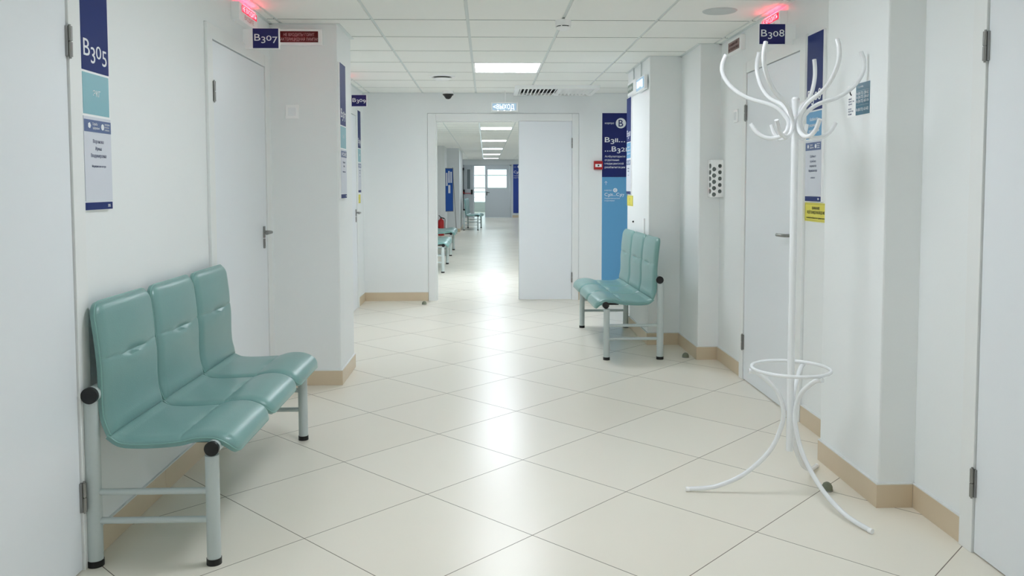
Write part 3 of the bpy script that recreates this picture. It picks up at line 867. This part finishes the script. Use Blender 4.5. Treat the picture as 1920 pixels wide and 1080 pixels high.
grid = [[bm.verts.new((arc[i][0], arc[i][1], dz0 + (dz1 - dz0) * j / NZ)) for j in range(NZ + 1)] for i in range(NS + 1)]
for i in range(NS):
    for j in range(NZ):
        cs = (cum[i] + cum[i + 1]) / 2; cz = dz0 + (dz1 - dz0) * (j + .5) / NZ
        if any((cs - h[0]) ** 2 + (cz - h[1]) ** 2 < h[2] ** 2 for h in holes): continue
        bm.faces.new((grid[i][j], grid[i + 1][j], grid[i + 1][j + 1], grid[i][j + 1]))
loose = [v for v in bm.verts if not v.link_faces]
bmesh.ops.delete(bm, geom=loose, context='VERTS')
o = finish('perforated_front', bm, WHITEP, t, True)
md = o.modifiers.new('thick', 'SOLIDIFY'); md.thickness = .002
bm = bmesh.new()
for z0, z1 in ((dz0, dz0 + .003), (dz1 - .003, dz1)):
    a = [bm.verts.new((p[0], p[1], z0)) for p in arc]; b = [bm.verts.new((p[0], p[1], z1)) for p in arc]
    bm.faces.new(a); bm.faces.new(b)
    for q in range(len(a)): bm.faces.new((a[q], a[(q + 1) % len(a)], b[(q + 1) % len(a)], b[q]))
finish('end_cap', bm, WHITEP, t)
bm = bmesh.new(); box(bm, dx0 + .022, dx1 - .022, 6.089 - dep + .030, 6.088, dz0 + .004, dz1 - .004, .004); finish('inner_pack', bm, mat('grey_pack', (150, 158, 156), .6), t)

# ------------------------------------------------------------------ waiting benches
SEAT_PITCH, SEAT_W, LEG_U = .474, .456, .406
def shell(bm, prof, thick, w, round_start, round_end, crease_s, yc, puff=.012, piping=None):
    """cushion swept along prof [(u, z)] (outer side); thickness grows to the inner side"""
    P = smooth_path([(p[0], 0, p[1]) for p in prof], 5)
    cum = [0]
    for a, b in zip(P, P[1:]): cum.append(cum[-1] + (b - a).length)
    L = cum[-1]
    N, K = 120, 30
    def at(s):
        d = s * L
        for i in range(len(P) - 1):
            if cum[i + 1] >= d: break
        f = (d - cum[i]) / max(1e-9, cum[i + 1] - cum[i])
        p = P[i].lerp(P[i + 1], f)
        t0 = (P[min(i + 1, len(P) - 1)] - P[max(i - 1, 0)]).normalized(); t1 = (P[min(i + 2, len(P) - 1)] - P[i]).normalized()
        t = t0.lerp(t1, f).normalized()
        return p, t
    rc = .055
    top, bot = [], []
    for i in range(N + 1):
        s = .5 - .5 * math.cos(PI * i / N)
        d = s * L
        hw = w / 2
        if round_start and d < rc: hw -= rc - math.sqrt(max(0, rc * rc - (rc - d) ** 2))
        if round_end and L - d < rc: hw -= rc - math.sqrt(max(0, rc * rc - (rc - (L - d)) ** 2))
        p, t = at(s)
        nrm = Vector((-t.z, 0, t.x))    # inner side
        if nrm.x < 0 and nrm.z < 0: nrm = -nrm
        rt_, rb_ = [], []
        for j in range(K + 1):
            v = -math.cos(PI * j / K)
            es = min(d, L - d) / .05
            ee = min(1, es) if es < 1 else 1
            eu = (1 - abs(v)) * hw / .035
            eu = min(1, eu)
            edge = math.sqrt(max(0, 1 - (1 - ee) ** 2)) * math.sqrt(max(0, 1 - (1 - eu) ** 2))
            th = thick * .45 + (thick * .55 + puff * (1 - v * v)) * edge
            # seam across the cushion and the short deep tuck in its middle
            ds = (d - crease_s * L - .006 * math.cos(v * 3))
            th -= .0035 * math.exp(-(ds / .0035) ** 2) * edge + .0025 * math.exp(-(ds / .03) ** 2) * edge
            tuck = math.exp(-(v / .30) ** 4)
            th -= .013 * tuck * math.exp(-(max(0, ds) / .005) ** 2 - (min(0, ds) / .016) ** 2) * edge
            th += .003 * tuck * math.exp(-((ds - .022) / .014) ** 2) * edge
            y = yc + v * hw
            rt_.append(bm.verts.new((p.x + nrm.x * th, y, p.z + nrm.z * th)))
            rb_.append(bm.verts.new((p.x, y, p.z)))
        top.append(rt_); bot.append(rb_)
    for i in range(N):
        for j in range(K):
            bm.faces.new((top[i][j], top[i][j + 1], top[i + 1][j + 1], top[i + 1][j]))
            bm.faces.new((bot[i][j], bot[i + 1][j], bot[i + 1][j + 1], bot[i][j + 1]))
        bm.faces.new((top[i][0], top[i + 1][0], bot[i + 1][0], bot[i][0]))
        bm.faces.new((top[i][K], bot[i][K], bot[i + 1][K], top[i + 1][K]))
    for j in range(K):
        bm.faces.new((top[0][j], bot[0][j], bot[0][j + 1], top[0][j + 1]))
        bm.faces.new((top[N][j], top[N][j + 1], bot[N][j + 1], bot[N][j]))
    loop = [top[i][0].co.copy() for i in range(N + 1)] + [top[N][j].co.copy() for j in range(1, K + 1)] + [top[i][K].co.copy() for i in range(N - 1, -1, -1)] + [top[0][j].co.copy() for j in range(K - 1, 0, -1)]
    out = [loop[0]]
    for q in loop[1:]:
        if (q - out[-1]).length > .006: out.append(q)
    if piping is not None:
        tube(piping, out, .0032, 6, closed=True)

BACK = [(-.002, .912), (.006, .865), (.016, .78), (.024, .68), (.024, .58), (.030, .51), (.050, .452)]
SEATP = [(.046, .446), (.085, .418), (.14, .410), (.22, .411), (.30, .418), (.355, .430), (.41, .430), (.452, .412), (.480, .380)]
def make_bench():
    t = thing('waiting_bench', 'x', 'bench', (0, 0, 0), group='three-seat teal waiting benches')
    h = 1.40
    ys = (0, h)
    for y in ys:
        bm = bmesh.new(); tube(bm, [(0, y, .012), (0, y, .585)], .0255, 24)
        lg = finish('leg', bm, FRAME, t, True, True)
        bm = bmesh.new(); tube(bm, [(0, y, 0), (0, y, .022)], .0275, 24); finish('foot_cap', bm, BLACK, lg, True, True)
        bm = bmesh.new(); tube(bm, [(LEG_U, y, .012), (LEG_U, y, .385)], .0235, 24)
        lg = finish('leg', bm, FRAME, t, True, True)
        bm = bmesh.new(); tube(bm, [(LEG_U, y, 0), (LEG_U, y, .022)], .0255, 24); finish('foot_cap', bm, BLACK, lg, True, True)
        for z in (.158, .259):
            bm = bmesh.new(); tube(bm, [(.02, y, z), (LEG_U - .02, y, z)], .0115, 14); finish('stretcher', bm, FRAME, t, True, True)
    for u, z, r in ((.010, .603, .0270), (LEG_U + .010, .416, .0240)):
        bm = bmesh.new(); tube(bm, [(u, -.026, z), (u, h + .018, z)], r, 24)
        rl_ = finish('rail', bm, FRAME, t, True, True)
        for y0, y1 in ((-.036, -.022), (h + .014, h + .028)):
            bm = bmesh.new(); tube(bm, [(u, y0, z), (u, y1, z)], r + .001, 24); finish('end_cap', bm, BLACK, rl_, True, True)
    for k in range(3):
        yc = h / 2 + (k - 1) * SEAT_PITCH
        bm = bmesh.new(); pb = bmesh.new()
        shell(bm, BACK, .030, SEAT_W, True, False, .43, yc, .010, pb)
        b = finish('backrest', bm, VINYL, t, True, True); finish('piping', pb, PIPEM, b, True, True)
        bm = bmesh.new(); pb = bmesh.new()
        shell(bm, SEATP, .030, SEAT_W, False, True, .58, yc, .010, pb)
        b = finish('seat', bm, VINYL, t, True, True); finish('piping', pb, PIPEM, b, True, True)
        for dy in (-.12, .12):
            bm = bmesh.new(); box(bm, -.003, .03, yc + dy - .02, yc + dy + .02, .585, .62); finish('seat_bracket', bm, BLACK, t, False, True)
            bm = bmesh.new(); box(bm, .30, LEG_U + .02, yc + dy - .02, yc + dy + .02, .402, .416); finish('seat_bracket', bm, BLACK, t, False, True)
    return t
def dup(root, loc, rz, label):
    r = root.copy(); C.objects.link(r); r.location = loc; r.rotation_euler = (0, 0, rz); r['label'] = label
    for ch in list(root.children):
        c = ch.copy(); C.objects.link(c); c.parent = r
        for g in ch.children:
            q = g.copy(); C.objects.link(q); q.parent = c
    return r
bench = make_bench()
bench.location = (-1.3575, 2.828, 0)
bench['label'] = 'teal three-seat bench against the near left wall, in the foreground'
dup(bench, (1.284, 7.515, 0), PI + math.radians(.9), 'teal three-seat bench against the right block, beside the directory board')
dup(bench, (-1.062, 12.33, 0), 0, 'first teal bench beyond the doorway, its seats showing past the left jamb')
dup(bench, (-1.075, 15.30, 0), 0, 'second teal bench beyond the doorway, just behind the first')
dup(bench, (-.655, 24.05, 0), math.radians(-3.5), 'distant teal bench with its backrest showing, near the grey end door')

# ------------------------------------------------------------------ coat stand
SX, SY = 1.273, 3.372
t = thing('coat_stand', 'white tubular metal coat stand with curved hooks and umbrella ring', 'coat stand', (SX, SY, 0))
bm = bmesh.new(); tube(bm, [(SX, SY, .195), (SX, SY, 1.60)], .0145, 24); finish('pole', bm, STAND, t, True)
bm = bmesh.new(); lathe(bm, [(0, 1.585), (.0085, 1.585), (.009, 1.60), (.0155, 1.645), (.0165, 1.658), (.0165, 1.662)], SX, SY, 24)
lathe(bm, [(.0165, 1.6625), (.0162, 1.667), (.012, 1.673), (0, 1.676)], SX, SY, 24); finish('finial', bm, STAND, t, True)
PROF = [(.283, 1.862), (.297, 1.828), (.298, 1.790), (.279, 1.750), (.244, 1.711), (.186, 1.675), (.105, 1.648), (.062, 1.622), (.034, 1.588), (.026, 1.560), (.036, 1.531), (.062, 1.513), (.090, 1.507), (.124, 1.513), (.155, 1.535), (.178, 1.570)]
for ang, kz, kr in ((6, 1.01, 1.0), (54, 1.0, 1.0), (104, 1.14, .97), (158, 1.0, .99), (226, 1.0, 1.0), (280, .99, 1.0)):
    a = math.radians(ang)
    pts = [(SX + r * kr * math.cos(a), SY + r * kr * math.sin(a), 1.60 + (z - 1.60) * (kz if z > 1.6 else 1)) for r, z in PROF]
    bm = bmesh.new(); tube(bm, smooth_path(pts, 5), .0088, 14); finish('hook_arm', bm, STAND, t, True)
LEG = [(.172, .531), (.150, .527), (.122, .512), (.070, .466), (.040, .416), (.0265, .349), (.040, .281), (.072, .205), (.129, .135), (.202, .074), (.284, .034), (.342, .019), (.424, .0105)]
for ang in (171, -66, 52.5):
    a = math.radians(ang)
    pts = [(SX + r * math.cos(a), SY + r * math.sin(a), z) for r, z in LEG]
    bm = bmesh.new(); tube(bm, smooth_path(pts, 5), .0095, 14); lg = finish('leg', bm, STAND, t, True)
    bm = bmesh.new(); p = Vector(pts[-1]); dr = Vector((math.cos(a), math.sin(a), 0))
    tube(bm, [p - dr * .012, p + dr * .003], .0103, 14); finish('foot_cap', bm, WHITEP, lg, True)
bm = bmesh.new()
tube(bm, [(SX + .158 * math.cos(2 * PI * k / 64), SY + .158 * math.sin(2 * PI * k / 64), .545) for k in range(64)], .0075, 12, closed=True)
finish('umbrella_ring', bm, STAND, t, True)

# ------------------------------------------------------------------ small things on the floor
def stop(x, y, r, label):
    t = thing('door_stop', label, 'door stop', (x, y, 0), group='floor door stops')
    bm = bmesh.new(); lathe(bm, [(r, 0), (r, .006), (r * .96, .018), (r * .7, .030), (r * .3, .036), (0, .037)], x, y, 24); finish('rubber_dome', bm, RUBBER, t, True)
    bm = bmesh.new(); lathe(bm, [(r * 1.06, 0), (r * 1.06, .004), (r, .005)], x, y, 24); finish('base_ring', bm, STEEL, t, True)
stop(1.462, 3.43, .023, 'olive half-dome door stop on the floor behind the coat stand foot')
stop(1.515, 6.17, .025, 'olive half-dome door stop on the floor by the right column')
stop(-.69, 9.06, .026, 'small grey door stop on the floor at the left jamb of the doorway')

# fire extinguisher in the far corridor
t = thing('fire_extinguisher', 'red fire extinguisher standing behind the benches beyond the doorway', 'fire extinguisher', (-1.19, 21.6, 0))
bm = bmesh.new(); lathe(bm, [(0, 0), (.072, 0), (.078, .01), (.078, .36), (.070, .40), (.03, .43), (.022, .45), (0, .45)], -1.19, 21.6, 28); finish('cylinder', bm, RED, t, True)
bm = bmesh.new(); box(bm, -1.21, -1.17, 21.58, 21.62, .45, .48); tube(bm, [(-1.19, 21.6, .48), (-1.25, 21.6, .53)], .01, 8); tube(bm, [(-1.19, 21.6, .47), (-1.11, 21.6, .44)], .009, 8)
finish('valve', bm, BLACK, t)
bm = bmesh.new(); tube(bm, smooth_path([(-1.17, 21.58, .47), (-1.09, 21.56, .44), (-1.085, 21.55, .30), (-1.09, 21.55, .12)]), .008, 8); finish('hose', bm, BLACK, t, True)

# blue notice board on a metal easel
t = thing('notice_board', 'blue notice board with white papers on a thin easel beyond the doorway', 'notice board', (-1.0, 22.4, 0))
e = Fr((-1.125, 22.3, .60), (.86, .50, 0), (.50, -.86, 0))
bm = bmesh.new(); e.box(bm, 0, .25, 0, 1.18, 0, .02); finish('board', bm, CORK, t)
bm = bmesh.new()
for a in ((0, .25, 0, .015), (0, .25, 1.165, 1.18), (0, .012, 0, 1.18), (.238, .25, 0, 1.18)): e.box(bm, *a, .018, .028)
finish('frame', bm, STEEL, t)
for a0, a1, b0, b1 in ((.03, .08, .70, 1.05), (.10, .145, .78, 1.10), (.165, .21, .78, 1.08), (.10, .16, .50, .72)):
    bm = bmesh.new(); e.box(bm, a0, a1, b0, b1, .02, .022); finish('paper', bm, PAPER, t)
for a0, a1 in ((-.01, -.02), (.25, .33)):
    bm = bmesh.new(); tube(bm, [e.p(a0, 1.2, -.012), e.p(a1, -.60, -.012 if a0 < 0 else .05)], .009, 8); finish('leg', bm, STEEL, t, True)
# blue poster on the end wall
fr = front(1.09, .18, YE)
t = thing('wall_poster', 'tall blue poster with white drawing right of the grey end door', 'poster', (1.24, YE, .18))
bm = bmesh.new(); fr.box(bm, 0, .32, 0, 1.98, 0, .012); finish('board', bm, mat('poster_blue', (30, 62, 150), .4), t)
lettering(t, fr, [(('корпус', .03, 1.86, .03), dict(c=.013, width=.11)), (('C301', .03, 1.62, .10), dict(c=.013, width=.26, old=True, bold=.01)), (('отделение', .03, 1.50, .04), dict(c=.013, width=.22)), (('второй этаж', .03, 1.42, .04), dict(c=.013, width=.22))], INKW)
bm = bmesh.new(); disc(bm, fr, .24, 1.88, .06, .012, .014); finish('white_disc', bm, INKW, t)

for o in bpy.data.objects:
    if '_o' in o: del o['_o']
